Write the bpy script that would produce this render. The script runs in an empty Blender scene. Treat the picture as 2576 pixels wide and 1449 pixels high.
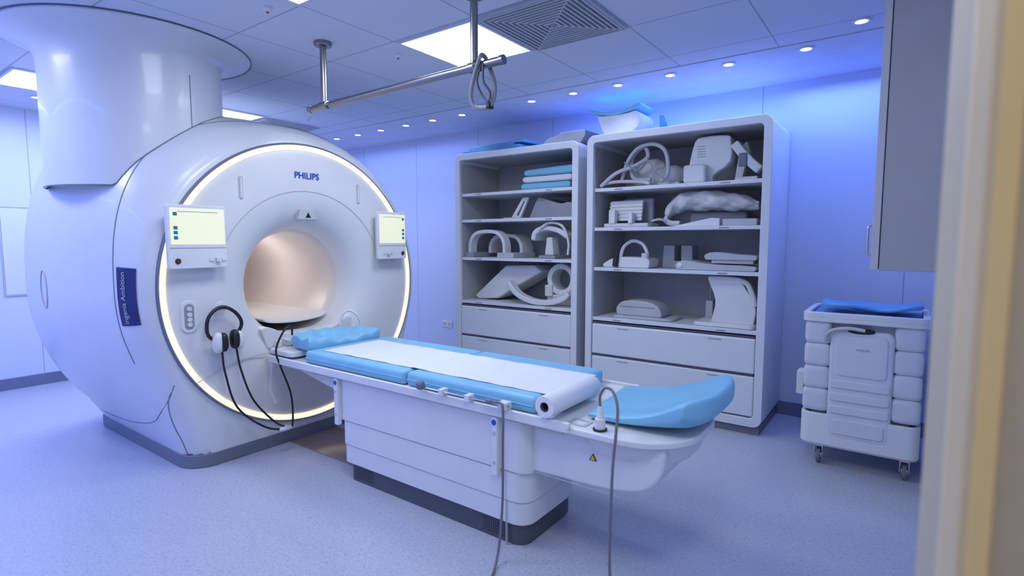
import bpy, bmesh, math, random
from math import sin, cos, pi, radians, sqrt
from mathutils import Vector, Matrix
random.seed(7)
SC = bpy.context.scene
COL = SC.collection
SC.view_settings.view_transform = 'Standard'
SC.view_settings.look = 'None'

# ------------------------------------------------------------ materials
def mat(name, col, rough=0.5, metal=0.0, emit=None, es=0.0, var=0.04, nscale=6.0, bump=0.0, bscale=60.0, alpha=None, coat=0.0, trans=0.0):
    m = bpy.data.materials.new(name); m.use_nodes = True
    nt = m.node_tree; b = nt.nodes['Principled BSDF']
    tc = nt.nodes.new('ShaderNodeTexCoord')
    n = nt.nodes.new('ShaderNodeTexNoise'); n.inputs['Scale'].default_value = nscale; n.inputs['Detail'].default_value = 3
    nt.links.new(tc.outputs['Object'], n.inputs['Vector'])
    r = nt.nodes.new('ShaderNodeValToRGB')
    r.color_ramp.elements[0].position = 0.3; r.color_ramp.elements[1].position = 0.7
    c0 = [max(0, c*(1-var)) for c in col]; c1 = [min(1, c*(1+var)) for c in col]
    r.color_ramp.elements[0].color = (*c0, 1); r.color_ramp.elements[1].color = (*c1, 1)
    nt.links.new(n.outputs['Fac'], r.inputs['Fac']); nt.links.new(r.outputs['Color'], b.inputs['Base Color'])
    b.inputs['Roughness'].default_value = rough; b.inputs['Metallic'].default_value = metal
    b.inputs['Coat Weight'].default_value = coat
    b.inputs['Transmission Weight'].default_value = trans
    if emit: b.inputs['Emission Color'].default_value = (*emit, 1); b.inputs['Emission Strength'].default_value = es
    if bump:
        n2 = nt.nodes.new('ShaderNodeTexNoise'); n2.inputs['Scale'].default_value = bscale; n2.inputs['Detail'].default_value = 4
        nt.links.new(tc.outputs['Object'], n2.inputs['Vector'])
        bp = nt.nodes.new('ShaderNodeBump'); bp.inputs['Strength'].default_value = bump; bp.inputs['Distance'].default_value = 0.01
        nt.links.new(n2.outputs['Fac'], bp.inputs['Height']); nt.links.new(bp.outputs['Normal'], b.inputs['Normal'])
    return m

M_gloss = mat('scanner_plastic', (0.69, 0.72, 0.77), 0.30, coat=0.12, var=0.015)
M_face = mat('scanner_face_plastic', (0.71, 0.72, 0.74), 0.38, var=0.015)
M_white = mat('white_plastic', (0.73, 0.75, 0.77), 0.4, var=0.02)
M_offw = mat('offwhite_plastic', (0.68, 0.70, 0.71), 0.5, var=0.04)
M_lam = mat('white_laminate', (0.70, 0.73, 0.78), 0.4, var=0.02)
M_innershade = mat('cabinet_shaded_laminate', (0.42, 0.43, 0.45), 0.5, var=0.03)  # white laminate greyed: shade of the unlit interior put into the colour
M_grey = mat('grey_plastic', (0.30, 0.32, 0.36), 0.5)
M_lgrey = mat('light_grey_plastic', (0.50, 0.52, 0.56), 0.5)
M_dark = mat('dark_plinth', (0.075, 0.085, 0.11), 0.5)
M_mid = mat('slate_grey', (0.16, 0.18, 0.24), 0.45)
M_black = mat('black_rubber', (0.012, 0.012, 0.016), 0.45)
M_foam = mat('blue_vinyl', (0.22, 0.52, 0.73), 0.45, var=0.06, bump=0.12, bscale=22)
M_foamd = mat('deep_blue_vinyl', (0.12, 0.34, 0.64), 0.45, var=0.06, bump=0.15, bscale=15)
M_paper = mat('paper', (0.74, 0.77, 0.82), 0.8, var=0.02, bump=0.35, bscale=11)
M_cloth = mat('wrapped_plastic_film', (0.62, 0.63, 0.66), 0.3, var=0.08, bump=0.9, bscale=18)
M_pillow = mat('white_padding', (0.66, 0.68, 0.74), 0.6, var=0.03, bump=0.2, bscale=12)
M_steel = mat('brushed_steel', (0.30, 0.29, 0.29), 0.3, metal=1.0, nscale=30)
M_chrome = mat('chrome', (0.6, 0.6, 0.62), 0.15, metal=1.0)
M_cable = mat('grey_cable', (0.16, 0.17, 0.20), 0.5)
M_hose = mat('pale_hose', (0.52, 0.53, 0.56), 0.5)
M_strap = mat('grey_strap', (0.25, 0.26, 0.29), 0.5)
M_navy = mat('navy_badge', (0.010, 0.022, 0.14), 0.35)
M_blueink = mat('blue_ink', (0.02, 0.07, 0.55), 0.5)
M_greyink = mat('grey_ink', (0.30, 0.33, 0.42), 0.5)
M_ring = mat('ring_light', (.3, .27, .2), 0.5, emit=(1.0, 0.86, 0.57), es=1.3)
M_panel = mat('luminaire_diffuser', (1, 1, 1), 0.5, emit=(0.96, 0.98, 1.0), es=2.0)
M_spot = mat('downlight_lens', (1, 1, 1), 0.5, emit=(0.85, 0.9, 1.0), es=8.0)
M_screen = mat('lit_screen', (0.4, 0.4, 0.35), 0.3, emit=(0.80, 0.84, 0.56), es=0.75)
M_teal = mat('teal_icon', (0.02, 0.2, 0.25), 0.5)
M_bore = mat('bore_liner', (0.72, 0.67, 0.66), 0.3, var=0.02)
M_cup = mat('cupboard_laminate', (0.30, 0.31, 0.34), 0.6, bump=0.05)
M_cupedge = mat('cupboard_edge', (0.42, 0.43, 0.48), 0.6)
M_jamb = mat('door_frame_beige', (0.50, 0.44, 0.32), 0.6)
M_cream = mat('door_frame_cream', (0.68, 0.56, 0.34), 0.6)
M_yellow = mat('door_frame_yellow', (0.82, 0.62, 0.25), 0.6)
M_vent = mat('vent_metal', (0.48, 0.50, 0.55), 0.5)
M_ventd = mat('vent_dark', (0.015, 0.016, 0.022), 0.8)
M_plate = mat('brown_floor_plate', (0.26, 0.20, 0.18), 0.18, var=0.15, nscale=4)
M_card = mat('card_yellow', (0.8, .55, .05), .5)
M_red = mat('dark_red_button', (0.25, .02, .02), .4)
M_base = mat('baseboard_vinyl', (0.16, 0.19, 0.30), 0.5)

def mathn(nt, op, a, b=None):
    n = nt.nodes.new('ShaderNodeMath'); n.operation = op
    for i, v in enumerate((a, b)):
        if v is None: continue
        if isinstance(v, (int, float)): n.inputs[i].default_value = v
        else: nt.links.new(v, n.inputs[i])
    return n.outputs[0]

def seam_mat(name, col, seam, axes, w, rough=0.6):
    """axes: list of (axis index, offset, pitch)"""
    m = bpy.data.materials.new(name); m.use_nodes = True; nt = m.node_tree; b = nt.nodes['Principled BSDF']
    tc = nt.nodes.new('ShaderNodeTexCoord'); sp = nt.nodes.new('ShaderNodeSeparateXYZ')
    nt.links.new(tc.outputs['Object'], sp.inputs[0])
    tot = None
    for ax, off, pitch in axes:
        v = mathn(nt, 'SUBTRACT', sp.outputs[ax], off); v = mathn(nt, 'DIVIDE', v, pitch); v = mathn(nt, 'ADD', v, 100.5)
        v = mathn(nt, 'FRACT', v); v = mathn(nt, 'SUBTRACT', v, 0.5); v = mathn(nt, 'ABSOLUTE', v)
        v = mathn(nt, 'LESS_THAN', v, w/pitch)
        tot = v if tot is None else mathn(nt, 'MAXIMUM', tot, v)
    mx = nt.nodes.new('ShaderNodeMix'); mx.data_type = 'RGBA'
    mx.inputs['A'].default_value = (*col, 1); mx.inputs['B'].default_value = (*seam, 1)
    nt.links.new(tot, mx.inputs['Factor']); nt.links.new(mx.outputs['Result'], b.inputs['Base Color'])
    b.inputs['Roughness'].default_value = rough
    return m

M_wall = seam_mat('wall_panel', (0.60, 0.67, 0.85), (0.36, 0.40, 0.60), [(0, 0.0, 1.0)], 0.004, 0.35)  # white wall, part of the blue light tinted into its base colour
M_wallL = seam_mat('wall_panel_side', (0.64, 0.70, 0.86), (0.38, 0.42, 0.60), [(1, 0.55, 1.0)], 0.004, 0.35)  # blue light tinted into the white base here too
M_ceil = seam_mat('ceiling_tile', (0.63, 0.68, 0.80), (0.38, 0.42, 0.52), [(0, -1.38, 0.65), (1, 3.07, 0.65)], 0.005, 0.8)
M_ceilb = mat('ceiling_border', (0.62, 0.67, 0.80), 0.8)

# speckled vinyl floor
M_floor = bpy.data.materials.new('speckled_vinyl'); M_floor.use_nodes = True
nt = M_floor.node_tree; b = nt.nodes['Principled BSDF']
tc = nt.nodes.new('ShaderNodeTexCoord')
def vor(scale, thr):
    v = nt.nodes.new('ShaderNodeTexVoronoi'); v.inputs['Scale'].default_value = scale
    nt.links.new(tc.outputs['Object'], v.inputs['Vector'])
    s = nt.nodes.new('ShaderNodeSeparateColor'); nt.links.new(v.outputs['Color'], s.inputs[0])
    a = mathn(nt, 'LESS_THAN', v.outputs['Distance'], thr); c = mathn(nt, 'LESS_THAN', s.outputs[0], 0.3)
    return mathn(nt, 'MULTIPLY', a, c)
d1 = vor(90, 0.28); d2 = vor(45, 0.13); d3 = vor(130, 0.33)
nz = nt.nodes.new('ShaderNodeTexNoise'); nz.inputs['Scale'].default_value = 70; nz.inputs['Detail'].default_value = 5
nt.links.new(tc.outputs['Object'], nz.inputs['Vector'])
rp = nt.nodes.new('ShaderNodeValToRGB'); rp.color_ramp.elements[0].position = .35; rp.color_ramp.elements[1].position = .65
rp.color_ramp.elements[0].color = (0.40, 0.43, 0.54, 1); rp.color_ramp.elements[1].color = (0.48, 0.51, 0.61, 1)
nt.links.new(nz.outputs['Fac'], rp.inputs['Fac'])
prev = rp.outputs['Color']
for fac, colr in ((d1, (0.33, 0.35, 0.46, 1)), (d3, (0.56, 0.59, 0.68, 1)), (d2, (0.13, 0.15, 0.24, 1))):
    mx = nt.nodes.new('ShaderNodeMix'); mx.data_type = 'RGBA'; mx.inputs['B'].default_value = colr
    nt.links.new(fac, mx.inputs['Factor']); nt.links.new(prev, mx.inputs['A']); prev = mx.outputs['Result']
nt.links.new(prev, b.inputs['Base Color']); b.inputs['Roughness'].default_value = 0.32

# ------------------------------------------------------------ helpers
def mk(name, bm, m, smooth=True, bev=0.0, seg=3, ang=35, subs=0):
    bmesh.ops.recalc_face_normals(bm, faces=bm.faces)
    me = bpy.data.meshes.new(name); bm.to_mesh(me); bm.free()
    o = bpy.data.objects.new(name, me); COL.objects.link(o)
    if m: me.materials.append(m)
    if smooth:
        for p in me.polygons: p.use_smooth = True
        me.set_sharp_from_angle(angle=radians(ang))
    if bev:
        md = o.modifiers.new('bev', 'BEVEL'); md.width = bev; md.segments = seg; md.limit_method = 'ANGLE'; md.angle_limit = radians(ang); md.harden_normals = True
    if subs:
        md = o.modifiers.new('sub', 'SUBSURF'); md.levels = subs; md.render_levels = subs
    return o

def box(name, x0, x1, y0, y1, z0, z1, m, bev=0.004, seg=3):
    bm = bmesh.new()
    bmesh.ops.create_cube(bm, size=1)
    for v in bm.verts:
        v.co = Vector((x0+(v.co.x+.5)*(x1-x0), y0+(v.co.y+.5)*(y1-y0), z0+(v.co.z+.5)*(z1-z0)))
    return mk(name, bm, m, bev=bev, seg=seg)

def a3(axis, p, t):
    return {'X': (t, p[0], p[1]), 'Y': (p[0], t, p[1]), 'Z': (p[0], p[1], t)}[axis]

def prism(name, pts, axis, a, b, m, bev=0.004, seg=2, taper=None):
    bm = bmesh.new(); n = len(pts)
    v0 = [bm.verts.new(a3(axis, p, a)) for p in pts]
    if taper:
        cx = sum(p[0] for p in pts)/n; cy = sum(p[1] for p in pts)/n
        pts = [(cx+(p[0]-cx)*taper, cy+(p[1]-cy)*taper) for p in pts]
    v1 = [bm.verts.new(a3(axis, p, b)) for p in pts]
    bm.faces.new(v0); bm.faces.new(v1)
    for i in range(n): bm.faces.new((v0[i], v0[(i+1) % n], v1[(i+1) % n], v1[i]))
    return mk(name, bm, m, bev=bev, seg=seg)

def frame(name, outer, inner, axis, a, b, m, bev=0.003):
    bm = bmesh.new(); n = len(outer)
    L = [[bm.verts.new(a3(axis, p, t)) for p in pp] for pp, t in ((outer, a), (inner, a), (inner, b), (outer, b))]
    for k in range(4):
        A, B = L[k], L[(k+1) % 4]
        for i in range(n): bm.faces.new((A[i], A[(i+1) % n], B[(i+1) % n], B[i]))
    return mk(name, bm, m, bev=bev, seg=2)

def rr(x0, x1, y0, y1, r, n=6, rs=None):
    rs = rs or (r, r, r, r); out = []
    for (cx, cy, a0), q in zip(((x1, y1, 0), (x0, y1, 90), (x0, y0, 180), (x1, y0, 270)), rs):
        sx = -1 if cx == x1 else 1; sy = -1 if cy == y1 else 1
        for i in range(n+1):
            t = radians(a0+90*i/n)
            out.append((cx+sx*q+q*cos(t), cy+sy*q+q*sin(t)))
    return out

def revolve(name, prof, c, axis, m, seg=96, a0=0, a1=2*pi, ang=35, bev=0):
    """prof: list (r, t): t along axis"""
    full = abs(a1-a0-2*pi) < 1e-6
    k = seg if full else seg+1
    bm = bmesh.new(); rows = []
    for r, t in prof:
        row = []
        if r < 1e-6:
            p = {'X': (c[0]+t, c[1], c[2]), 'Y': (c[0], c[1]+t, c[2]), 'Z': (c[0], c[1], c[2]+t)}[axis]
            v = bm.verts.new(p); row = [v]*k
        else:
            for i in range(k):
                th = a0+(a1-a0)*i/seg; u, w = r*cos(th), r*sin(th)
                p = {'X': (c[0]+t, c[1]+u, c[2]+w), 'Y': (c[0]+u, c[1]+t, c[2]+w), 'Z': (c[0]+u, c[1]+w, c[2]+t)}[axis]
                row.append(bm.verts.new(p))
        rows.append(row)
    for A, B in zip(rows, rows[1:]):
        for i in range(seg):
            j = (i+1) % k
            f = []
            for v in (A[i], A[j], B[j], B[i]):
                if v not in f: f.append(v)
            if len(f) > 2: bm.faces.new(f)
    return mk(name, bm, m, ang=ang, bev=bev)

def cyl(name, p0, p1, r, m, seg=24, r1=None, bev=0.0):
    p0, p1 = Vector(p0), Vector(p1); d = p1-p0
    bm = bmesh.new(); bmesh.ops.create_cone(bm, cap_ends=True, segments=seg, radius1=r, radius2=r if r1 is None else r1, depth=d.length)
    q = d.to_track_quat('Z', 'Y').to_matrix().to_4x4(); q.translation = (p0+p1)/2
    bmesh.ops.transform(bm, matrix=q, verts=bm.verts)
    return mk(name, bm, m, bev=bev, seg=2)

def cr(pts, n=8, cyc=False):
    P = [Vector(p) for p in pts]; out = []; N = len(P)
    rng = range(N) if cyc else range(N-1)
    for i in rng:
        p1, p2 = P[i], P[(i+1) % N]
        p0 = P[(i-1) % N] if (cyc or i > 0) else p1*2-p2
        p3 = P[(i+2) % N] if (cyc or i < N-2) else p2*2-p1
        for k in range(n):
            t = k/n
            out.append(0.5*((2*p1)+(-p0+p2)*t+(2*p0-5*p1+4*p2-p3)*t*t+(-p0+3*p1-3*p2+p3)*t**3))
    if not cyc: out.append(P[-1])
    return out

def tube(name, pts, r, m, n=8, cyc=False, seg=12, smoothpath=True, flat=1.0):
    P = cr(pts, n, cyc) if smoothpath else [Vector(p) for p in pts]
    bm = bmesh.new(); rows = []; N = len(P); up = None
    for i, p in enumerate(P):
        a = P[(i-1) % N] if (cyc or i > 0) else p; b_ = P[(i+1) % N] if (cyc or i < N-1) else p
        t = (b_-a).normalized()
        if up is None:
            up = t.orthogonal().normalized()
        up = (up - t*up.dot(t)).normalized(); s = t.cross(up)
        rows.append([bm.verts.new(p+(up*cos(2*pi*k/seg)*flat+s*sin(2*pi*k/seg))*r) for k in range(seg)])
    rng = range(N) if cyc else range(N-1)
    for i in rng:
        A, B = rows[i], rows[(i+1) % N]
        for k in range(seg): bm.faces.new((A[k], A[(k+1) % seg], B[(k+1) % seg], B[k]))
    if not cyc: bm.faces.new(rows[0]); bm.faces.new(rows[-1])
    return mk(name, bm, m, ang=50)

def ribbon(path, th):
    """2D polygon around an open 2D path, thickness th (centred)"""
    P = [Vector((p[0], p[1], 0)) for p in path]; L, Rr = [], []
    for i, p in enumerate(P):
        a = P[max(0, i-1)]; c = P[min(len(P)-1, i+1)]; t = (c-a).normalized(); n = Vector((-t.y, t.x, 0))
        k = th[i] if isinstance(th, (list, tuple)) else th
        L.append((p+n*k/2)[:2]); Rr.append((p-n*k/2)[:2])
    return L+Rr[::-1]

def sm2(path, n=6):
    return [(v.x, v.y) for v in cr([(p[0], p[1], 0) for p in path], n)]

def blob(name, c, s, m, e=2.6, seg=28, rot=0, wob=0.0, fr=9):
    """superellipsoid pad"""
    bm = bmesh.new(); bmesh.ops.create_uvsphere(bm, u_segments=seg, v_segments=seg//2, radius=1)
    for v in bm.verts:
        p = v.co.normalized()
        k = (abs(p.x)**e+abs(p.y)**e+abs(p.z)**e)**(-1/e)
        q = p*k
        w = 1+wob*(sin(fr*p.x+2)*cos(fr*1.3*p.y)+0.6*sin(fr*1.7*p.z+p.x*4))
        v.co = Vector((q.x*s[0]*w, q.y*s[1]*w, q.z*s[2]*w))
    bmesh.ops.rotate(bm, verts=bm.verts, cent=(0, 0, 0), matrix=Matrix.Rotation(rot, 3, 'Z'))
    bmesh.ops.translate(bm, verts=bm.verts, vec=c)
    return mk(name, bm, m, ang=80)

def softpad(name, fn, m, nu=28, nv=22, sharp=4, emin=.25):
    """closed cushion: fn(u,v) -> x, y, z_bottom, z_top ; u in 0..1, v in -1..1 ; rounded rim"""
    bm = bmesh.new(); T = []; Bt = []
    rk = lambda d: sqrt(max(0, 1-(1-min(1, d))**2))
    for i in range(nu+1):
        t1, t2 = [], []
        for j in range(nv+1):
            u, v = .5-.5*cos(pi*i/nu), -cos(pi*j/nv)
            x, y, zb, zt = fn(u, v)
            k = rk(min(u, 1-u)*2*sharp)*rk((1-abs(v))*sharp); zm = (zb+zt)/2; hh = (zt-zb)/2*(emin+(1-emin)*k)
            t1.append(bm.verts.new((x, y, zm+hh))); t2.append(bm.verts.new((x, y, zm-hh)))
        T.append(t1); Bt.append(t2)
    for i in range(nu):
        for j in range(nv):
            bm.faces.new((T[i][j], T[i+1][j], T[i+1][j+1], T[i][j+1])); bm.faces.new((Bt[i][j], Bt[i][j+1], Bt[i+1][j+1], Bt[i+1][j]))
    for i in range(nu):
        bm.faces.new((T[i][0], Bt[i][0], Bt[i+1][0], T[i+1][0])); bm.faces.new((T[i][nv], T[i+1][nv], Bt[i+1][nv], Bt[i][nv]))
    for j in range(nv):
        bm.faces.new((T[0][j], T[0][j+1], Bt[0][j+1], Bt[0][j])); bm.faces.new((T[nu][j], Bt[nu][j], Bt[nu][j+1], T[nu][j+1]))
    return mk(name, bm, m, ang=180)

def text(name, s, size, loc, face, m, ext=0.0006, align='CENTER', rot=0, sx=1.0, bold=0.0):
    cu = bpy.data.curves.new(name, 'FONT'); cu.body = s; cu.size = size; cu.extrude = ext; cu.align_x = align; cu.align_y = 'CENTER'; cu.offset = bold
    o = bpy.data.objects.new(name, cu); COL.objects.link(o); bpy.context.view_layer.update()
    me = bpy.data.meshes.new_from_object(o.evaluated_get(bpy.context.evaluated_depsgraph_get()))
    COL.objects.unlink(o); bpy.data.objects.remove(o)
    B = {'+X': Matrix(((0, 0, 1), (1, 0, 0), (0, 1, 0))), '-Y': Matrix(((1, 0, 0), (0, 0, -1), (0, 1, 0)))}[face].to_4x4()
    me.transform(Matrix.Translation(loc) @ B @ Matrix.Rotation(rot, 4, 'Z') @ Matrix.Diagonal((sx, 1, 1, 1)))
    me.materials.clear(); me.materials.append(m)
    ob = bpy.data.objects.new(name, me); COL.objects.link(ob); return ob

def join(name, objs):
    """bake modifiers and merge objects into one mesh part"""
    dg = bpy.context.evaluated_depsgraph_get(); bpy.context.view_layer.update(); dg.update()
    bm = bmesh.new(); mats = []
    for o in objs:
        me = bpy.data.meshes.new_from_object(o.evaluated_get(dg)); me.transform(o.matrix_world)
        off = []
        for mm in me.materials:
            if mm not in mats: mats.append(mm)
            off.append(mats.index(mm))
        n0 = len(bm.faces); bm.from_mesh(me); bm.faces.ensure_lookup_table()
        for i in range(n0, len(bm.faces)): bm.faces[i].material_index = off[bm.faces[i].material_index] if off else 0
        bpy.data.meshes.remove(me); bpy.data.objects.remove(o)
    me = bpy.data.meshes.new(name); bm.to_mesh(me); bm.free()
    for mm in mats: me.materials.append(mm)
    ob = bpy.data.objects.new(name, me); COL.objects.link(ob); return ob

def tag(o, label, cat, group=None):
    o['label'] = label; o['category'] = cat
    if group: o['group'] = group
    return o

def thing(name, label, cat, loc, parts=(), group=None):
    e = bpy.data.objects.new(name, None); COL.objects.link(e); e.location = loc; e.empty_display_size = 0.1
    tag(e, label, cat, group)
    for p in parts: att(e, p)
    return e

def att(e, p):
    p.parent = e
    # part meshes are in world coordinates; cancel the parent translation
    p.matrix_parent_inverse = Matrix.Translation(-Vector(e.location))
    return p

def copytree(e, off, label=None):
    n = e.copy(); n.location = Vector(e.location)+Vector(off); COL.objects.link(n)
    if label: n['label'] = label
    def rec(src, dst):
        for ch in [c for c in bpy.data.objects if c.parent == src]:
            k = ch.copy(); k.parent = dst; k.matrix_parent_inverse = ch.matrix_parent_inverse.copy(); COL.objects.link(k); rec(ch, k)
    rec(e, n); return n

def struct(o): o['kind'] = 'structure'; return o
def rotx(o, ang, c, ax='Y'):
    o.data.transform(Matrix.Translation(c) @ Matrix.Rotation(ang, 4, ax) @ Matrix.Translation(-Vector(c))); return o

# ------------------------------------------------------------ room shell
CZ = 2.68; YW = 4.85; XL = -6.9; XR = 0.25
struct(box('floor', XL-0.1, 1.6, -1.3, YW+0.1, -0.1, 0, M_floor, 0))
struct(box('ceiling', XL-0.1, 1.6, -1.3, 3.95, CZ, CZ+0.1, M_ceil, 0))
struct(box('ceiling', XL-0.1, 1.6, 3.955, YW+0.1, CZ-0.006, CZ+0.1, M_ceilb, 0))
struct(box('wall_back', XL-0.1, XR, YW, YW+0.1, 0, CZ, M_wall, 0))
struct(box('wall_left', XL-0.1, XL, -1.3, YW, 0, CZ, M_wallL, 0))
struct(box('wall_right', XR, XR+0.1, 0.75, YW+0.1, 0, CZ, M_wallL, 0))
struct(box('wall_entry', XL, 1.5, -1.3, -1.2, 0, CZ, M_wallL, 0))
struct(box('wall_corridor', 1.5, 1.6, -1.3, 0.75, 0, CZ, M_wallL, 0))
struct(box('baseboard_back', XL, XR, YW-0.012, YW, 0, 0.11, M_base, 0.002))
struct(box('baseboard_left', XL, XL+0.012, -1.2, YW-0.012, 0, 0.11, M_base, 0.002))
# doorway jamb (partition end) in a stepped profile
struct(prism('wall_partition', [(0.0278, 0.75), (0.0400, 0.63), (0.055, 0.61), (1.5, 0.61), (1.5, 0.75)], 'Z', 0, CZ, M_jamb, 0))
struct(prism('trim_1', [(0.0385, 0.634), (0.0385, 0.612), (0.050, 0.600), (0.0560, 0.600), (0.0560, 0.615), (0.042, 0.634)], 'Z', 0, CZ, M_cream, 0.001))
struct(prism('trim_2', [(0.0555, 0.616), (0.0555, 0.597), (0.0715, 0.597), (0.0715, 0.616)], 'Z', 0, CZ, M_yellow, 0.002))

# ------------------------------------------------------------ ceiling fixtures
def light_panel(x0, y0):
    s = 0.625
    cx, cy = x0+.325, y0+.325
    fr = frame('frame', rr(cx-s/2, cx+s/2, cy-s/2, cy+s/2, .003, 1), rr(cx-.295, cx+.295, cy-.295, cy+.295, .003, 1), 'Z', CZ-0.012, CZ-0.001, M_ceilb, 0)
    df = box('diffuser', cx-.294, cx+.294, cy-.294, cy+.294, CZ-0.009, CZ-0.001, M_panel, 0)
    return thing('ceiling_light_panel', 'square white glowing recessed ceiling light panel', 'ceiling light', (cx, cy, CZ-0.001), [fr, df], 'square ceiling light panels')
PAN = [(-2.68, 2.42), (-2.68, 1.12), (-5.93, 2.42), (-5.93, 1.12), (-0.73, 0.47), (-4.63, -0.18)]  # last two panels are out of view, added for light
pp = light_panel(*PAN[0])
for x, y in PAN[1:]: copytree(pp, (x-PAN[0][0], y-PAN[0][1], 0))

def vent(x0, y0):
    cx, cy = x0+.325, y0+.325
    parts = [box('backing', cx-.30, cx+.30, cy-.30, cy+.30, CZ-0.004, CZ-0.001, M_ventd, 0)]
    sl = []
    s = 0.302
    while s > 0.03:
        o = rr(cx-s, cx+s, cy-s, cy+s, .002, 1); i = rr(cx-s+.012, cx+s-.012, cy-s+.012, cy+s-.012, .002, 1)
        sl.append(frame('s', o, i, 'Z', CZ-0.022, CZ-0.006, M_vent, 0)); s -= 0.029
    for sx in (1, -1):
        d = prism('d', [(cx-.30, cy-.30*sx-.006), (cx-.30, cy-.30*sx+.006), (cx+.30, cy+.30*sx+.006), (cx+.30, cy+.30*sx-.006)], 'Z', CZ-0.02, CZ-0.005, M_vent, 0); sl.append(d)
    parts.append(join('louvre', sl))
    parts.append(frame('frame', rr(cx-.318, cx+.318, cy-.318, cy+.318, .003, 1), rr(cx-.298, cx+.298, cy-.298, cy+.298, .003, 1), 'Z', CZ-0.016, CZ-0.001, M_vent, 0))
    return thing('ceiling_vent', 'square grey metal ceiling air diffuser with concentric louvres', 'air vent', (cx, cy, CZ-0.001), parts, 'square ceiling air diffusers')
vv = vent(-2.03, 2.42); copytree(vv, (-3.95, 0.65, 0))

def downlight(x, y):
    a = revolve('trim_ring', [(.033, -.001), (.033, -.009), (.046, -.009), (.048, -.001)], (x, y, CZ-.006), 'Z', M_white, 32)
    b_ = cyl('lens', (x, y, CZ-.008), (x, y, CZ-.0125), .032, M_spot, 24)
    return thing('downlight', 'small round white recessed downlight above shelving', 'ceiling light', (x, y, CZ-.006), [a, b_], 'round recessed downlights')
DL = [(-.59, 4.06), (-1.08, 4.09), (-1.50, 4.09), (-1.93, 4.10), (-2.34, 4.10), (-2.77, 4.11), (-3.62, 4.14), (-4.03, 4.15), (-4.44, 4.16), (-4.86, 4.17), (-5.29, 4.19), (-5.70, 4.20), (-.27, 3.76), (-6.21, 1.48)]
d0 = downlight(*DL[0])
for x, y in DL[1:]:
    n = copytree(d0, (x-DL[0][0], y-DL[0][1], .006 if y < 3.95 else 0))
for i, (x, y) in enumerate([(-2.85, 1.68), (-2.84, 2.60), (-5.0, 3.35)]):
    a = revolve('housing', [(.0, -.022), (.012, -.022), (.016, -.014), (.024, -.010), (.028, 0)], (x, y, CZ-.001), 'Z', M_white, 24)
    c = cyl('sensor_tip', (x, y, CZ-.022), (x, y, CZ-.028), .007, M_red, 12)
    thing('ceiling_sensor', 'small round white ceiling detector with red tip', 'sensor', (x, y, CZ-.001), [a, c], 'ceiling detectors')

# ------------------------------------------------------------ ceiling rail with strap
A = Vector((-3.22, 2.17, 2.286)); B = Vector((-1.65, 2.20, 2.318))
parts = [join('rail', [cyl('r', A, B, .021, M_steel, 24, bev=.002), cyl('c', A-(B-A)*.003, A+(B-A)*.012, .024, M_steel, 24, bev=.002), cyl('c2', B-(B-A)*.012, B+(B-A)*.003, .024, M_steel, 24, bev=.002)])]
for x, y, zz in ((-3.055, 2.165, 2.29), (-1.835, 2.197, 2.314)):
    parts.append(cyl('post', (x, y, zz), (x, y, CZ-.02), .020, M_steel, 24))
    parts.append(revolve('ceiling_flange', [(0, -.025), (.05, -.025), (.055, -.02), (.055, -.001), (0, -.001)], (x, y, CZ), 'Z', M_steel, 32))
    parts.append(cyl('clamp', (x-.035, y-.0005, zz-.0006), (x+.035, y+.0005, zz+.0006), .026, M_steel, 24, bev=.003))
thing('ceiling_rail', 'brushed steel rail hung from the ceiling on two posts', 'rail', (-2.4, 2.18, CZ), parts)
sx, sy, sz = -1.775, 2.20, 2.318
p1 = tube('strap', [(sx, sy-.03, sz+.025), (sx-.005, sy, sz+.045), (sx, sy+.03, sz+.02), (sx+.05, sy+.02, sz-.09), (sx+.065, sy, sz-.175), (sx+.025, sy, sz-.215), (sx-.05, sy-.01, sz-.205), (sx-.07, sy-.02, sz-.15), (sx-.035, sy-.03, sz-.05)], .011, M_strap, cyc=True)
p2 = tube('cord', [(sx+.01, sy-.02, sz+.0), (sx+.02, sy-.03, sz-.09), (sx+.055, sy-.02, sz-.15), (sx+.045, sy-.02, sz-.19), (sx+.0, sy-.02, sz-.15), (sx-.02, sy-.03, sz-.08)], .006, M_dark, cyc=True)
p3 = cyl('collar', (sx-.055, sy, sz), (sx-.02, sy, sz), .030, M_black, 24, bev=.004)
p4 = box('buckle', sx+.025, sx+.05, sy-.02, sy+.02, sz-.225, sz-.19, M_black, .006)
thing('hanging_strap', 'grey hanging grip loop with black buckle on steel rail', 'strap', (sx, sy, sz), [p1, p2, p3, p4])

# ------------------------------------------------------------ scanner
GY, GZ = 2.295, 1.12
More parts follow.
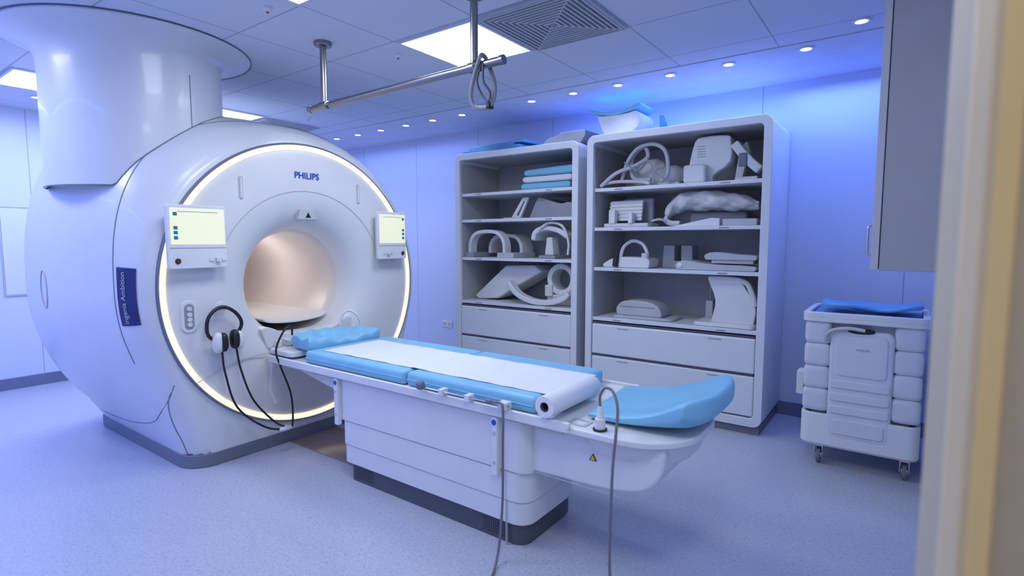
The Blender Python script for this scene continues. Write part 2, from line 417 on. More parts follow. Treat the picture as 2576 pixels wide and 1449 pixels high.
# station: x, radius, exponent, exponent of the shoulder quadrant under the ceiling column
ST = [(-3.492, .980, 2.0, 2.0), (-3.496, 1.00, 2.0, 2.0), (-3.50, 1.015, 2.0, 2.02), (-3.53, 1.055, 2.0, 2.12), (-3.60, 1.10, 2.0, 2.45), (-3.70, 1.135, 2.0, 2.75), (-3.85, 1.17, 2.0, 3.0), (-4.0, 1.20, 2.03, 3.1), (-4.25, 1.245, 2.06, 3.2), (-4.5, 1.27, 2.08, 3.2), (-4.75, 1.275, 2.08, 3.0), (-5.0, 1.235, 2.05, 2.6), (-5.18, 1.13, 2.0, 2.2), (-5.27, .98, 2.0, 2.0), (-5.30, .80, 2.0, 2.0), (-5.30, .36, 2.0, 2.0)]
P3 = []
for i in range(len(ST)-1):
    p0, p1, p2, p3 = ST[max(0, i-1)], ST[i], ST[i+1], ST[min(len(ST)-1, i+2)]
    for k in range(3):
        t = k/3
        P3.append(tuple(0.5*((2*p1[j])+(-p0[j]+p2[j])*t+(2*p0[j]-5*p1[j]+4*p2[j]-p3[j])*t*t+(-p0[j]+3*p1[j]-3*p2[j]+p3[j])*t**3) if j else p1[0]+(p2[0]-p1[0])*t for j in range(4)))
P3.append(ST[-1])
ZB = .075-GZ
def khalf(X):
    """half width of the foot outline at station X (rounded vertical corners)"""
    if X > -3.495 or X < -5.09: return 0
    if X > -3.66: q = min(1, (X+3.66)/.165)
    elif X < -4.93: q = min(1, (-4.93-X)/.16)
    else: q = 0
    return .845-.16*(1-sqrt(max(0, 1-q*q)))
def rad(X, R_, e, es, t):
    c_, s_ = cos(t), sin(t); q = es if (c_ < 0 and s_ > 0) else e
    r = R_*(abs(c_)**q+abs(s_)**q)**(-1/q)
    K = khalf(X)
    if K > 0 and s_ < 0:
        D = sqrt(K*K+ZB*ZB)
        if D > R_:
            ka = math.atan2(-ZB, K); ta = ka-math.acos(R_/D); aa = math.atan2(-s_, abs(c_))
            if aa > ta:
                # tangent line: points p with p.(cos ta, sin ta) = R_
                dd = cos(aa)*cos(ta)+sin(aa)*sin(ta)
                if dd > 1e-3 and aa <= ka+1e-6: r = max(r, R_/dd)
                elif aa > ka: r = max(r, -ZB/sin(aa))
    if s_ < 0: r = min(r, -ZB/(-s_)) if -s_ > 1e-6 else r
    return r
bm = bmesh.new(); rows = []; SEG = 240
for X, R_, e, es in P3:
    rows.append([bm.verts.new((X, GY+rad(X, R_, e, es, 2*pi*i/SEG)*cos(2*pi*i/SEG), GZ+rad(X, R_, e, es, 2*pi*i/SEG)*sin(2*pi*i/SEG))) for i in range(SEG)])
for Aa, Bb in zip(rows, rows[1:]):
    for i in range(SEG): bm.faces.new((Aa[i], Aa[(i+1) % SEG], Bb[(i+1) % SEG], Bb[i]))
body = mk('body', bm, M_gloss, ang=50)
plinth = prism('plinth', rr(-5.10, -3.490, 1.44, 3.15, .165, 10), 'Z', 0.0, .085, M_mid, .006)
face = revolve('front_face', [(.946, -3.50), (.942, -3.487), (.90, -3.480), (.70, -3.474), (.655, -3.474), (.60, -3.480), (.53, -3.501), (.47, -3.535), (.425, -3.59), (.400, -3.65), (.388, -3.70)], (0, GY, GZ), 'X', M_face, 128, ang=60)
ring = revolve('ring_light', [(.943, -3.500), (.943, -3.478), (.949, -3.473), (.971, -3.473), (.976, -3.478), (.976, -3.500)], (0, GY, GZ), 'X', M_ring, 128)
lip = revolve('ring_lip', [(.977, -3.505), (.977, -3.478), (.985, -3.474), (.992, -3.490), (.992, -3.51)], (0, GY, GZ), 'X', M_mid, 128)
bore = revolve('bore', [(.388, -3.698), (.374, -3.73), (.370, -3.80), (.368, -4.2), (.368, -5.0), (.365, -5.31)], (0, GY, GZ), 'X', M_bore, 96, ang=60)
bends = revolve('bore_end', [(.370, -5.20), (0, -5.24)], (0, GY, GZ), 'X', M_bore, 64)
tray = prism('bore_tray', ribbon(sm2([(GY-.26, .875), (GY-.2, .845), (GY, .83), (GY+.2, .845), (GY+.26, .875)], 6), .014), 'X', -5.2, -3.66, M_face, .004)
scoop = prism('docking_scoop', sm2([(GY-.37, .83), (GY-.33, .842), (GY-.27, .82), (GY-.2, .785), (GY, .77), (GY+.2, .785), (GY+.27, .82), (GY+.33, .842), (GY+.37, .83)], 4)+[(GY+.33, .70), (GY+.25, .64), (GY-.25, .64), (GY-.33, .70)], 'X', -3.67, -3.49, M_face, .008)
apron = prism('lower_apron', [(GY-.32, .60), (GY+.32, .60), (GY+.34, .42), (GY+.30, .30), (GY-.30, .30), (GY-.34, .42)], 'X', -3.50, -3.465, M_face, .012)
def station(X):
    for i in range(len(P3)-1):
        if P3[i][0] >= X >= P3[i+1][0]:
            k = (P3[i][0]-X)/(P3[i][0]-P3[i+1][0]+1e-9)
            return tuple(P3[i][j]+(P3[i+1][j]-P3[i][j])*k for j in range(4))
    return P3[-1]
def shell_pt(X, th, out=0.004):
    _, R_, e, es = station(X)
    k = rad(X, R_, e, es, th)
    return (X+.001, GY+(k+out)*cos(th), GZ+(k+out)*sin(th))
def pt_at_z(X, z, side=-1):
    best = None
    for i in range(181):
        th = radians(180+i*.5)
        p = shell_pt(X, th, .001)
        if best is None or abs(p[2]-z) < abs(best[2]-z): best = p
    return best if side < 0 else (best[0], 2*GY-best[1], best[2])
lowseam = [pt_at_z(x, z) for x, z in ((-3.515, .56), (-3.56, .47), (-3.66, .37), (-3.8, .29), (-4.0, .235), (-4.3, .19), (-4.7, .18), (-5.0, .19))]
vseam = [pt_at_z(x, z) for x, z in ((-3.515, .56), (-3.56, .47), (-3.585, .38), (-3.59, .28), (-3.58, .18), (-3.58, .09))]
seams = [revolve('s1', [(1.1335, -3.684), (1.137, -3.687), (1.1335, -3.690)], (0, GY, GZ), 'X', M_mid, 128, a0=radians(-12), a1=radians(90)),
         tube('s1b', [shell_pt(-3.687, radians(t), .0002) for t in range(90, 206, 4)], .0025, M_mid, n=2, seg=6),
         tube('s5', lowseam, .0025, M_mid, seg=6), tube('s6', vseam, .0025, M_mid, seg=6),
         tube('s2', [(-3.467, GY-.80, .56), (-3.465, GY-.66, .62), (-3.465, GY-.50, .66), (-3.463, GY-.36, .67)], .003, M_lgrey),
         tube('s3', [(-3.467, GY+.80, .56), (-3.465, GY+.66, .62), (-3.465, GY+.50, .66), (-3.463, GY+.36, .67)], .003, M_lgrey),
         revolve('s4', [(.655, -3.4725), (.658, -3.4705), (.661, -3.4725)], (0, GY, GZ), 'X', M_lgrey, 96, a0=radians(15), a1=radians(165))]
seam = join('panel_seam', seams)
# ceiling column
CX, CY, CR = -4.165, 1.512, .500
def barrelz(x, y):
    _, R_, e, es = station(x)
    q = es if y < GY else e; dy = abs(y-GY)
    if dy >= R_*.995: return 1.75
    return max(1.75, GZ+(R_**q-dy**q)**(1/q)-.004)
bm = bmesh.new(); rows = []; N = 128
prof = [(0, 1), (.05, 1), (.5, 1), (.78, 1), (.84, 1.012), (.88, 1.04), (.91, 1.085), (.935, 1.15), (.955, 1.225), (.972, 1.31), (.984, 1.37), (1.0, 1.38), (1.0, 0.0)]
for tt, rk_ in prof:
    row = []; r = CR*rk_
    for i in range(N):
        a = 2*pi*i/N; x, y = CX+r*cos(a), CY+r*sin(a)
        zb = barrelz(CX+CR*cos(a), CY+CR*sin(a))
        row.append(bm.verts.new((x, y, zb+(CZ-.002-zb)*tt)) if r > 0 else None)
    if r == 0: v = bm.verts.new((CX, CY, CZ-.002)); row = [v]*N
    rows.append(row)
for Aa, Bb in zip(rows, rows[1:]):
    for i in range(N):
        f = []
        for v in (Aa[i], Aa[(i+1) % N], Bb[(i+1) % N], Bb[i]):
            if v not in f: f.append(v)
        bm.faces.new(f)
bm.faces.new(rows[0])
column = mk('ceiling_column', bm, M_gloss, ang=50)
ed = []
for i in range(N):
    a = 2*pi*i/N; ed.append((CX+(CR+.001)*cos(a), CY+(CR+.001)*sin(a), barrelz(CX+CR*cos(a), CY+CR*sin(a))+.003))
edge = tube('column_edge_seal', ed, .004, M_mid, n=1, cyc=True, seg=8)
a = radians(14); zc = barrelz(CX+CR*cos(a), CY+CR*sin(a))
cs = tube('column_seam', [(CX+(CR+.0)*cos(a), CY+(CR+.0)*sin(a), z) for z in (2.46, 2.4, 2.3, 2.2, zc)], .0028, M_mid)
rim = tube('ceiling_rim', [(CX+CR*1.385*cos(2*pi*i/96), CY+CR*1.385*sin(2*pi*i/96), CZ-.006) for i in range(96)], .004, M_mid, n=1, cyc=True, seg=8)
scan_parts = [body, plinth, face, ring, lip, bore, bends, tray, scoop, apron, seam, column, edge, cs, rim]
for y, z in ((1.82, 1.77), (2.74, 1.79)):
    scan_parts.append(join('slot_handle', [prism('f', rr(y-.012, y+.012, z-.073, z+.073, .011), 'X', -3.50, -3.468, M_lgrey, .002), prism('g', rr(y-.006, y+.006, z-.064, z+.064, .006), 'X', -3.48, -3.466, M_offw, .001)]))
scan_parts.append(join('sensor_window', [prism('f', [(GY-.08, 1.575), (GY+.08, 1.575), (GY+.055, 1.655), (GY-.055, 1.655)], 'X', -3.52, -3.468, M_lgrey, .008), prism('t', [(GY-.022, 1.592), (GY+.022, 1.592), (GY, 1.63)], 'X', -3.475, -3.465, M_black, .002)]))
scan_parts.append(text('maker_lettering', 'PHILIPS', .062, (-3.4725, 2.298, 1.885), '+X', M_blueink, bold=.0012))
scan_parts.append(text('small_lettering', 'BlueSeal', .036, (-3.478, 1.545, 1.10), '+X', M_greyink))
scan_parts.append(join('connector_panel', [prism('f', rr(1.425, 1.515, .875, 1.07, .042), 'X', -3.49, -3.470, M_white, .004), prism('g', rr(1.442, 1.498, .895, 1.05, .026), 'X', -3.48, -3.467, M_grey, .002)] + [cyl('k', (-3.468, 1.47, z), (-3.462, 1.47, z), .014, M_offw, 16) for z in (.925, .955, .985, 1.02)]))
scan_parts.append(join('headset_hook', [cyl('a', (-3.49, 1.64, 1.02), (-3.43, 1.64, 1.02), .012, M_white, 16), cyl('b', (-3.44, 1.64, 1.02), (-3.425, 1.64, 1.02), .035, M_white, 24, bev=.004)]))
bm = bmesh.new(); rws = []
for X in [-3.545-.0125*i for i in range(10)]:
    rws.append([bm.verts.new(shell_pt(X, radians(172+17.5*j/16), .005)) for j in range(17)])
for Aa, Bb in zip(rws, rws[1:]):
    for j in range(16): bm.faces.new((Aa[j], Aa[j+1], Bb[j+1], Bb[j]))
badge = mk('side_badge', bm, M_navy, ang=60)
scan_parts.append(badge)
t = text('badge_lettering', 'ingenia Ambition', .044, (0, 0, 0), '-Y', M_lgrey)
for v in t.data.vertices:
    s_, h_ = v.co.x, v.co.z
    th = radians(181)-s_/1.1
    X = -3.612-h_*1.0
    v.co = Vector(shell_pt(X, th, 0.0085+v.co.y*.2))
scan_parts.append(t)
hp = tube('flank_handle', [shell_pt(-4.45+.045*cos(q), pi+.0+.095*sin(q), .002) for q in [2*pi*i/16 for i in range(16)]], .004, M_lgrey, n=3, cyc=True, seg=8)
scan_parts.append(hp)
scanner = thing('mri_scanner', 'large glossy white ring-shaped medical scanner with glowing round face', 'scanner', (-4.3, GY, 0), scan_parts)

def touch(y0, y1, z0, z1, zs):
    X = -3.40
    hs = join('touchscreen', [prism('h', rr(y0, y1, z0, z1, .015), 'X', X-.03, X, M_white, .005), cyl('arm', (X-.09, (y0+y1)/2, (z0+z1)/2), (X-.02, (y0+y1)/2, (z0+z1)/2), .05, M_white)])
    dsp = prism('display', rr(y0+.018, y1-.012, zs+.018, z1-.02, .004), 'X', X-.002, X+.0015, M_screen, 0)
    ln = box('panel_gap', X-.001, X+.001, y0+.01, y1-.01, zs-.004, zs, M_grey, 0)
    by = y0+.05 if y0 < 2 else y1-.04
    bt = cyl('stop_button', (X, by, z0+.045), (X+.006, by, z0+.045), .016, M_black, 24, bev=.002)
    bt2 = cyl('button_cap', (X+.005, by, z0+.045), (X+.009, by, z0+.045), .009, M_red, 16)
    jy = y1-.06 if y0 < 2 else y0+.10
    kn = prism('control_lever', rr(jy-.014, jy+.014, z0+.035, z0+.065, .006), 'X', X, X+.02, M_offw, .003)
    k2 = prism('control_key', rr(jy-.05, jy-.025, z0+.04, z0+.06, .004), 'X', X, X+.006, M_offw, .002)
    k3 = prism('control_key', rr(jy+.025, jy+.05, z0+.04, z0+.06, .004), 'X', X, X+.006, M_offw, .002)
    iy = y0+.045 if y0 < 2 else y1-.033
    att(scanner, hs)
    for o in (dsp, ln, bt, kn, k2, k3): o.parent = hs
    for k in (0.0, .35, .47, .60):
        zz = z1-.055-(z1-zs-.08)*k*1.35
        ic = prism('screen_icon', rr(iy-.011, iy+.011, zz-.010, zz+.010, .002, 2), 'X', X+.0014, X+.0022, M_teal, 0); ic.parent = hs
    br = box('screen_menu_bar', X+.0014, X+.002, y0+.06, y1-.05, z1-.043, z1-.039, M_greyink, 0); br.parent = hs
    bt2.parent = hs
touch(1.345, 1.68, 1.265, 1.638, 1.388)
touch(2.865, 3.165, 1.28, 1.66, 1.390)

# headphones on hook
hx = -3.425
hd = tube('headband', [(hx, 1.60+.0, .80), (hx+.01, 1.545, .86), (hx+.01, 1.55, .95), (hx+.005, 1.60, 1.005), (hx+.005, 1.66, 1.015), (hx+.01, 1.725, .97), (hx+.01, 1.755, .90), (hx, 1.72, .82)], .011, M_black, n=8)
e1 = join('ear_cup', [blob('a', (hx+.02, 1.600, .80), (.03, .034, .065), M_white, 2.4), blob('b', (hx+.025, 1.630, .80), (.034, .024, .06), M_black, 2.6)])
e2 = join('ear_cup', [blob('a', (hx+.02, 1.728, .80), (.03, .030, .06), M_white, 2.4), blob('b', (hx+.025, 1.700, .81), (.036, .026, .062), M_black, 2.6)])
kb = tube('cable', [(hx+.02, 1.62, .75), (hx+.03, 1.63, .6), (hx+.06, 1.68, .38), (hx+.10, 1.83, .22), (hx+.12, 1.97, .17), (hx+.13, 2.01, .20), (hx+.14, 2.00, .4), (hx+.15, 1.93, .60), (hx+.15, 1.90, .72), (hx+.15, 1.96, .84), (hx+.14, 2.02, .86), (hx+.13, 2.03, .80)], .0065, M_black)
kb2 = tube('cable', [(hx+.02, 1.71, .75), (hx+.03, 1.73, .6), (hx+.05, 1.79, .4), (hx+.08, 1.90, .24), (hx+.115, 1.96, .185)], .0065, M_black)
cl = join('cable_clip', [blob('c', (hx+.12, 1.965, .175), (.022, .045, .014), M_white, 3), cyl('c2', (hx+.12, 1.955, .165), (hx+.13, 1.97, .20), .007, M_white, 12)])
thing('headphones', 'black and white patient headphones with long black cable on hook', 'headphones', (hx, 1.65, 1.02), [hd, e1, e2, kb, kb2, cl])

tag(box('floor_plate', -3.48, -2.66, 2.10, 2.49, 0, .004, M_plate, 0.001), 'brown metal floor plate between scanner and table', 'floor plate')

# ------------------------------------------------------------ patient table
def capX(x0, x1, y0, y1, rl, rn, rf, n=10):
    return rr(x0, x1, y0, y1, .05, n, rs=(rf, rl, rl, rn))
kick = prism('kick_plinth', capX(-2.63, -1.365, 1.975, 2.50, .03, .07, .16), 'Z', 0, .105, M_dark, .004)
ped = join('pedestal', [prism('p1', capX(-2.67, -1.345, 1.960, 2.51, .03, .08, .17), 'Z', .105, .215, M_white, .006),
                        prism('p2', capX(-2.675, -1.34, 1.955, 2.52, .03, .08, .17), 'Z', .218, .36, M_white, .004)])
up = join('table_body', [prism('u1', capX(-2.70, -1.33, 1.950, 2.640, .03, .06, .10), 'Z', .363, .615, M_white, .006),
      prism('u2', sm2([(-1.55, .62), (-1.55, .385), (-1.2, .375), (-.95, .385), (-.80, .42), (-.735, .49), (-.72, .56), (-.72, .62)], 3), 'Y', 2.0, 2.59, M_white, .02, 4),
      prism('u3', [(-3.455, .60), (-2.68, .46), (-2.68, .63), (-3.455, .655)], 'Y', 2.04, 2.55, M_white, .01)])
top = join('tabletop', [prism('t1', rr(-3.42, -1.10, 1.915, 2.675, .02), 'Z', .622, .650, M_white, .006),
      box('t2', -3.42, -1.10, 1.915, 1.935, .640, .668, M_white, .005), box('t3', -3.42, -1.10, 2.655, 2.675, .640, .668, M_white, .005),
      prism('t4', [(1.955, .60), (1.935, .622), (2.655, .622), (2.635, .60)], 'X', -3.35, -1.15, M_lgrey, .003)])
endt = join('end_tray', [prism('e1', rr(-1.16, -.63, 1.93, 2.62, .05, 14, rs=(.30, .03, .03, .26)), 'Z', .615, .648, M_white, .010),
      prism('e2', rr(-1.05, -.65, 1.96, 2.59, .05, 14, rs=(.28, .03, .03, .24)), 'Z', .615, .53, M_white, .01, taper=.88),
      frame('e3', rr(-1.14, -1.05, 1.965, 2.045, .012), rr(-1.125, -1.065, 1.98, 2.03, .008), 'Z', .646, .652, M_lgrey, 0)])
headp = join('head_coil_base', [prism('h1', rr(-3.485, -3.20, 1.96, 2.63, .05), 'Z', .665, .70, M_white, .008),
      prism('h2', ribbon(sm2([(2.06, .755), (2.10, .725), (2.18, .71), (2.295, .705), (2.41, .71), (2.49, .725), (2.53, .755)], 5), .02), 'X', -3.47, -3.38, M_white, .006),
      tube('h3', [(-3.42, 2.50, .72), (-3.42, 2.52, .86), (-3.40, 2.57, .90), (-3.36, 2.62, .86), (-3.35, 2.64, .78)], .010, M_white),
      box('h5', -3.47, -3.43, 2.00, 2.04, .70, .75, M_offw, .01)])
clips = []
for x in (-2.69, -1.50):
    c = join('side_bracket', [box('c', x-.018, x+.018, 1.922, 1.952, .335, .618, M_white, .006), cyl('d', (x, 1.923, .592), (x, 1.919, .592), .013, M_blueink, 20), cyl('d2', (x, 1.923, .40), (x, 1.920, .40), .009, M_lgrey, 16), cyl('d3', (x, 1.923, .54), (x, 1.920, .54), .009, M_lgrey, 16)])
    clips.append(c)
rail = join('accessory_rail', [tube('a', [(-1.93, 1.905, .690), (-1.40, 1.905, .690)], .005, M_chrome, smoothpath=False),
       box('c', -1.83, -1.80, 1.895, 1.94, .668, .702, M_white, .005), box('c2', -1.66, -1.63, 1.895, 1.94, .668, .702, M_white, .005), box('c3', -1.46, -1.41, 1.895, 1.94, .668, .704, M_white, .005)])
knob = blob('rail_knob', (-1.955, 1.90, .70), (.025, .022, .025), M_mid, 2.2)
grilles = [join('vent_grille', [box('p', xx-.008, xx+.15, 1.973, 1.977, .018, .094, M_dark, .001)]+[cyl('g', (xx+.014*i, 1.9735, .026+.012*j), (xx+.014*i, 1.9715, .026+.012*j), .0035, M_black, 8) for i in range(11) for j in range(6)]) for xx in (-1.60, -2.58)]
warn = join('warning_sign', [prism('w', [(-1.045, .500), (-1.01, .500), (-1.0275, .531)], 'Y', 1.997, 2.001, M_black, 0), prism('w', [(-1.039, .503), (-1.016, .503), (-1.0275, .524)], 'Y', 1.996, 2.0, M_card, 0)])
seamt = join('panel_seam', [box('s', -1.4565, -1.4535, 1.9535, 1.966, .0, .36, M_lgrey, 0), box('s', -1.5, -.9, 1.9985, 2.002, .372, .375, M_lgrey, 0)])
table = thing('patient_table', 'white patient table on pedestal with dark base beside scanner', 'medical table', (-1.98, 2.295, 0), [kick, ped, up, top, endt, headp, rail, knob, warn, seamt]+clips+grilles)

def pad(x0, x1, y0, y1, z0, z1, m, bev=.02):
    bm = bmesh.new(); bmesh.ops.create_cube(bm, size=1)
    for v in bm.verts: v.co = Vector((x0+(v.co.x+.5)*(x1-x0), y0+(v.co.y+.5)*(y1-y0), z0+(v.co.z+.5)*(z1-z0)))
    bmesh.ops.bevel(bm, geom=bm.edges[:], offset=bev, segments=4, profile=.5, affect='EDGES')
    return mk('p', bm, m, ang=70)
def mattress(x0, x1):
    o = join('mattress', [pad(x0, x1, 1.965, 2.645, .652, .732, M_foam, .024), tube('s', [(x0+.01, 1.964, .690), (x1-.01, 1.964, .690)], .0035, M_foam, smoothpath=False)])
    return tag(o, 'light blue vinyl mattress section on patient table', 'mattress', 'table mattress sections')
mattress(-3.06, -2.147); mattress(-2.131, -1.30)
def hcf(u, v):
    x = -3.35+.285*u+.03*v*v*(1-u); y = 2.295+.29*v*(1-.12*(1-u))
    rim_ = max(abs(v)**3, (1-u)**3)
    zt = .760+.055*rim_+.014*sin(11*u+5*v)*cos(8*v-3*u)-.035*math.exp(-((v/.33)**2+((u-.5)/.3)**2))+.03*math.exp(-(((v+.55)/.2)**2+((u-.75)/.25)**2))+.03*math.exp(-(((v-.55)/.2)**2+((u-.75)/.25)**2))
    return x, y, .702, zt
hc = softpad('head_cushion', hcf, M_foam, 34, 34, sharp=6)
tag(hc, 'light blue crumpled head cushion at head of table', 'cushion')
bm = bmesh.new(); nx, ny = 110, 22; g = []
for i in range(nx+1):
    x = -2.96+(1.70)*i/nx; row = []
    for j in range(ny+1):
        y = 2.035+.455*j/ny
        z = .7335+.0016*(1+sin(x*17+y*9)*sin(y*13+x*3))+.0008*sin(x*41-y*22)+.003*math.exp(-((x+2.14)/.02)**2)
        row.append(bm.verts.new((x, y, z)))
    g.append(row)
for i in range(nx):
    for j in range(ny): bm.faces.new((g[i][j], g[i+1][j], g[i+1][j+1], g[i][j+1]))
ps = mk('paper_sheet', bm, M_paper, ang=80); tag(ps, 'long thin strip of white examination paper on blue mattress', 'paper sheet')
md = ps.modifiers.new('sol', 'SOLIDIFY'); md.thickness = .0006; md.offset = 1
pr = revolve('roll', [(.022, 0), (.046, 0), (.048, .003), (.048, .437), (.046, .44), (.022, .44), (.022, 0)], (-1.211, 1.90, .722), 'Y', M_paper, 48)
core = revolve('core', [(.0215, .002), (.0215, .438), (.018, .438), (.018, .002), (.0215, .002)], (-1.211, 1.90, .722), 'Y', M_dark, 32)
thing('paper_roll', 'roll of white examination paper at end of mattress', 'paper roll', (-1.211, 2.12, .674), [pr, core])
def lcf(u, v):
    xe = -.575-.085*abs(v)**3.5; xs = -1.15+.03*(1-v)
    x = xs+(xe-xs)*u
    y = 2.330+.30*v*(1-.13*(1-u)**2)
    return x, y, .651+.050*u**2.0, .684+.020*u+.130*u**2.6
lc = softpad('leg_cushion', lcf, M_foam, 44, 36, sharp=4.5, emin=.3)
tag(lc, 'thick light blue curved leg cushion on table end tray', 'cushion')

# plug and cables
px, py = -.985, 1.975
pl = join('plug', [cyl('a', (px, py, .653), (px, py, .70), .022, M_white, 24, bev=.004), cyl('b', (px, py, .70), (px, py, .75), .016, M_white, 20, r1=.010), cyl('c', (px, py, .650), (px, py, .656), .03, M_black, 24)])
cb = tube('cable', [(px, py, .74), (px-.002, py, .79), (px+.025, py-.01, .832), (px+.065, py-.02, .825), (px+.10, py-.05, .77), (px+.105, 1.90, .66), (px+.10, 1.885, .5), (px+.10, 1.875, .15), (-.85, 1.84, .02), (-.75, 1.6, .010), (-.70, 1.2, .010)], .0058, M_cable)
thing('connector_cable', 'grey cable with white plug draped from table end tray', 'cable', (px, py, .65), [pl, cb])
cb = tube('cable', [(-1.48, 1.888, .70), (-1.43, 1.882, .705), (-1.412, 1.875, .67), (-1.41, 1.870, .5), (-1.405, 1.86, .25), (-1.39, 1.80, .03), (-1.31, 1.6, .010), (-1.22, 1.2, .010)], .0058, M_cable)
pb = blob('bulb', (-1.50, 1.885, .70), (.02, .010, .012), M_mid, 2.2)
thing('call_cable', 'grey patient call cable hanging from table side rail', 'cable', (-1.45, 1.885, .70), [cb, pb])

# ------------------------------------------------------------ cabinets
def cabinet(x0, x1, ztop, shelves, draw, y0=4.16, y1=4.84):
    parts = []
    parts.append(frame('body', rr(x0, x1, .06, ztop, .065, 8), rr(x0+.06, x1-.06, .125, ztop-.06, .03, 8), 'Y', y0, y1, M_lam, .006))
    parts.append(box('back_panel', x0+.055, x1-.055, y1-.02, y1-.005, .12, ztop-.055, M_innershade, 0))
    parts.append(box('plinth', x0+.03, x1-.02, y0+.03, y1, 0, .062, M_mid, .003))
    parts.append(join('shade_liner', [box('l', x0+.058, x0+.064, y0+.03, y1-.02, shelves[-1], ztop-.09, M_innershade, 0), box('l', x1-.064, x1-.058, y0+.03, y1-.02, shelves[-1], ztop-.09, M_innershade, 0), box('l', x0+.09, x1-.09, y0+.03, y1-.02, ztop-.064, ztop-.058, M_innershade, 0)]))  # thin sheets carrying the painted interior shade
    for s in shelves:
        sh = box('shelf', x0+.058, x1-.058, y0+.03, y1-.02, s-.028, s, M_lam, .002); parts.append(sh)
        for k in range(2):
            xx = x0+.25+(x1-x0-.6)*k
            l = box('shelf_label', xx, xx+.07, y0+.0285, y0+.030, s-.020, s-.010, M_grey, 0); l.parent = sh
    for a_, b_ in draw:
        d = box('drawer', x0+.064, x1-.064, y0+.008, y1-.05, a_, b_, M_lam, .012, 4); parts.append(d)
        g_ = box('grip_gap', x0+.07, x1-.07, y0+.02, y0+.06, b_, b_+.018, M_dark, 0); g_.parent = d
        for k in range(2):
            xx = x0+.3+(x1-x0-.7)*k
            l = box('drawer_label', xx, xx+.10, y0+.0068, y0+.009, b_-.030, b_-.022, M_grey, 0); l.parent = d
    return parts
Z1 = [1.90, 1.64, 1.26, .82]; Z2 = [1.87, 1.54, 1.20, .77]
thing('storage_cabinet', 'white open shelving cabinet with drawers holding coils and pads', 'cabinet', (-3.03, 4.5, 0), cabinet(-3.74, -2.32, 2.29, Z1, [(.475, .765), (.135, .455)]), 'white shelving cabinets')
thing('storage_cabinet', 'white open shelving cabinet with drawers beside blue-lit wall', 'cabinet', (-1.51, 4.5, 0), cabinet(-2.235, -.785, 2.31, Z2, [(.455, .715), (.135, .435)]), 'white shelving cabinets')

E = .0005
# --- cabinet 1 contents
z = Z1[0]+E
for i, (m, h) in enumerate(((M_foam, .070), (M_paper, .062), (M_foam, .082))):
    def ff(u, v, i=i, z=z, h=h):
        tilt = .018*(1-u)*(1 if i == 2 else 0)
        return -2.98+.012*i+.53*u, 4.45+(.2-.008*i)*v, z, z+h-tilt+.004*sin(7*u+i*2)*(1-abs(v))-.004
    o = softpad('folded_pad', ff, m, 22, 16, sharp=8, emin=.4)
    tag(o, ('light blue' if m is M_foam else 'white')+' foam pad folded in stack on shelf', 'pad', 'foam pads stacked on cabinet shelf'); z += h+E
z = Z1[1]+E
o = frame('holder', [(-3.14, z), (-3.03, z), (-2.93, z+.20), (-3.0, z+.20)], [(-3.075, z+.03), (-3.045, z+.03), (-2.97, z+.165), (-2.99, z+.165)], 'Y', 4.30, 4.33, M_white, .003)
o2 = box('foot', -3.20, -3.0, 4.26, 4.42, z, z+.012, M_lgrey, .003)
thing('slotted_holder', 'pale slanted plastic holder with slot standing on shelf', 'holder', (-3.05, 4.32, z), [o, o2])
o = prism('positioning_wedge', sm2([(-2.95, z), (-2.92, z+.03), (-2.85, z+.17), (-2.80, z+.19), (-2.6, z+.13), (-2.5, z+.14), (-2.42, z+.10), (-2.42, z)], 4), 'Y', 4.32, 4.62, M_grey, .008)
tag(o, 'dark grey moulded positioning wedge on shelf', 'wedge')
z = Z1[2]+E
def arch(xc, w, h, z, y0, y1, m, th=.035):
    pth = sm2([(xc-w/2, z+th*.0+.04), (xc-w/2+.01, z+h*.6), (xc-w*.32, z+h*.92), (xc, z+h), (xc+w*.32, z+h*.92), (xc+w/2-.01, z+h*.6), (xc+w/2, z+.04)], 5)
    return prism('shell', ribbon(pth, th), 'Y', y0, y1, m, .006)
a = arch(-3.40, .44, .26, z, 4.24, 4.34, M_white); a2 = arch(-3.30, .40, .22, z, 4.42, 4.62, M_offw)
f1 = box('foot', -3.66, -3.55, 4.22, 4.50, z, z+.05, M_grey, .006); f2 = box('foot', -3.25, -3.05, 4.22, 4.60, z, z+.05, M_lgrey, .006)
thing('knee_coil', 'white arched knee coil with grey feet on shelf', 'medical coil', (-3.4, 4.4, z), [join('shell', [a, a2]), f1, f2])
b1 = box('base', -2.80, -2.62, 4.28, 4.50, z, z+.03, M_grey, .006)
b2 = prism('stem', [(-2.76, z+.03), (-2.66, z+.03), (-2.68, z+.2), (-2.74, z+.2)], 'Y', 4.32, 4.44, M_white, .012)
b3 = prism('hood', ribbon(sm2([(-2.86, z+.17), (-2.83, z+.25), (-2.72, z+.285), (-2.58, z+.26), (-2.48, z+.20)], 5), .05), 'Y', 4.26, 4.52, M_white, .016)
b4 = tube('handle', [(-2.78, 4.25, z+.27), (-2.66, 4.24, z+.33), (-2.52, 4.24, z+.30), (-2.46, 4.25, z+.16), (-2.47, 4.26, z+.04)], .012, M_offw)
thing('head_coil', 'white hooded head coil with curved handle on shelf', 'medical coil', (-2.7, 4.4, z), [b1, b2, b3, b4])
z = Z1[3]+E
o = prism('wedge_cushion', [(-3.66, z+.03), (-3.60, z), (-3.35, z+.02), (-2.82, z+.31), (-2.90, z+.37), (-3.25, z+.36)], 'Y', 4.36, 4.70, M_white, .02, 3)
tag(o, 'off-white triangular wedge cushion leaning on shelf', 'cushion')
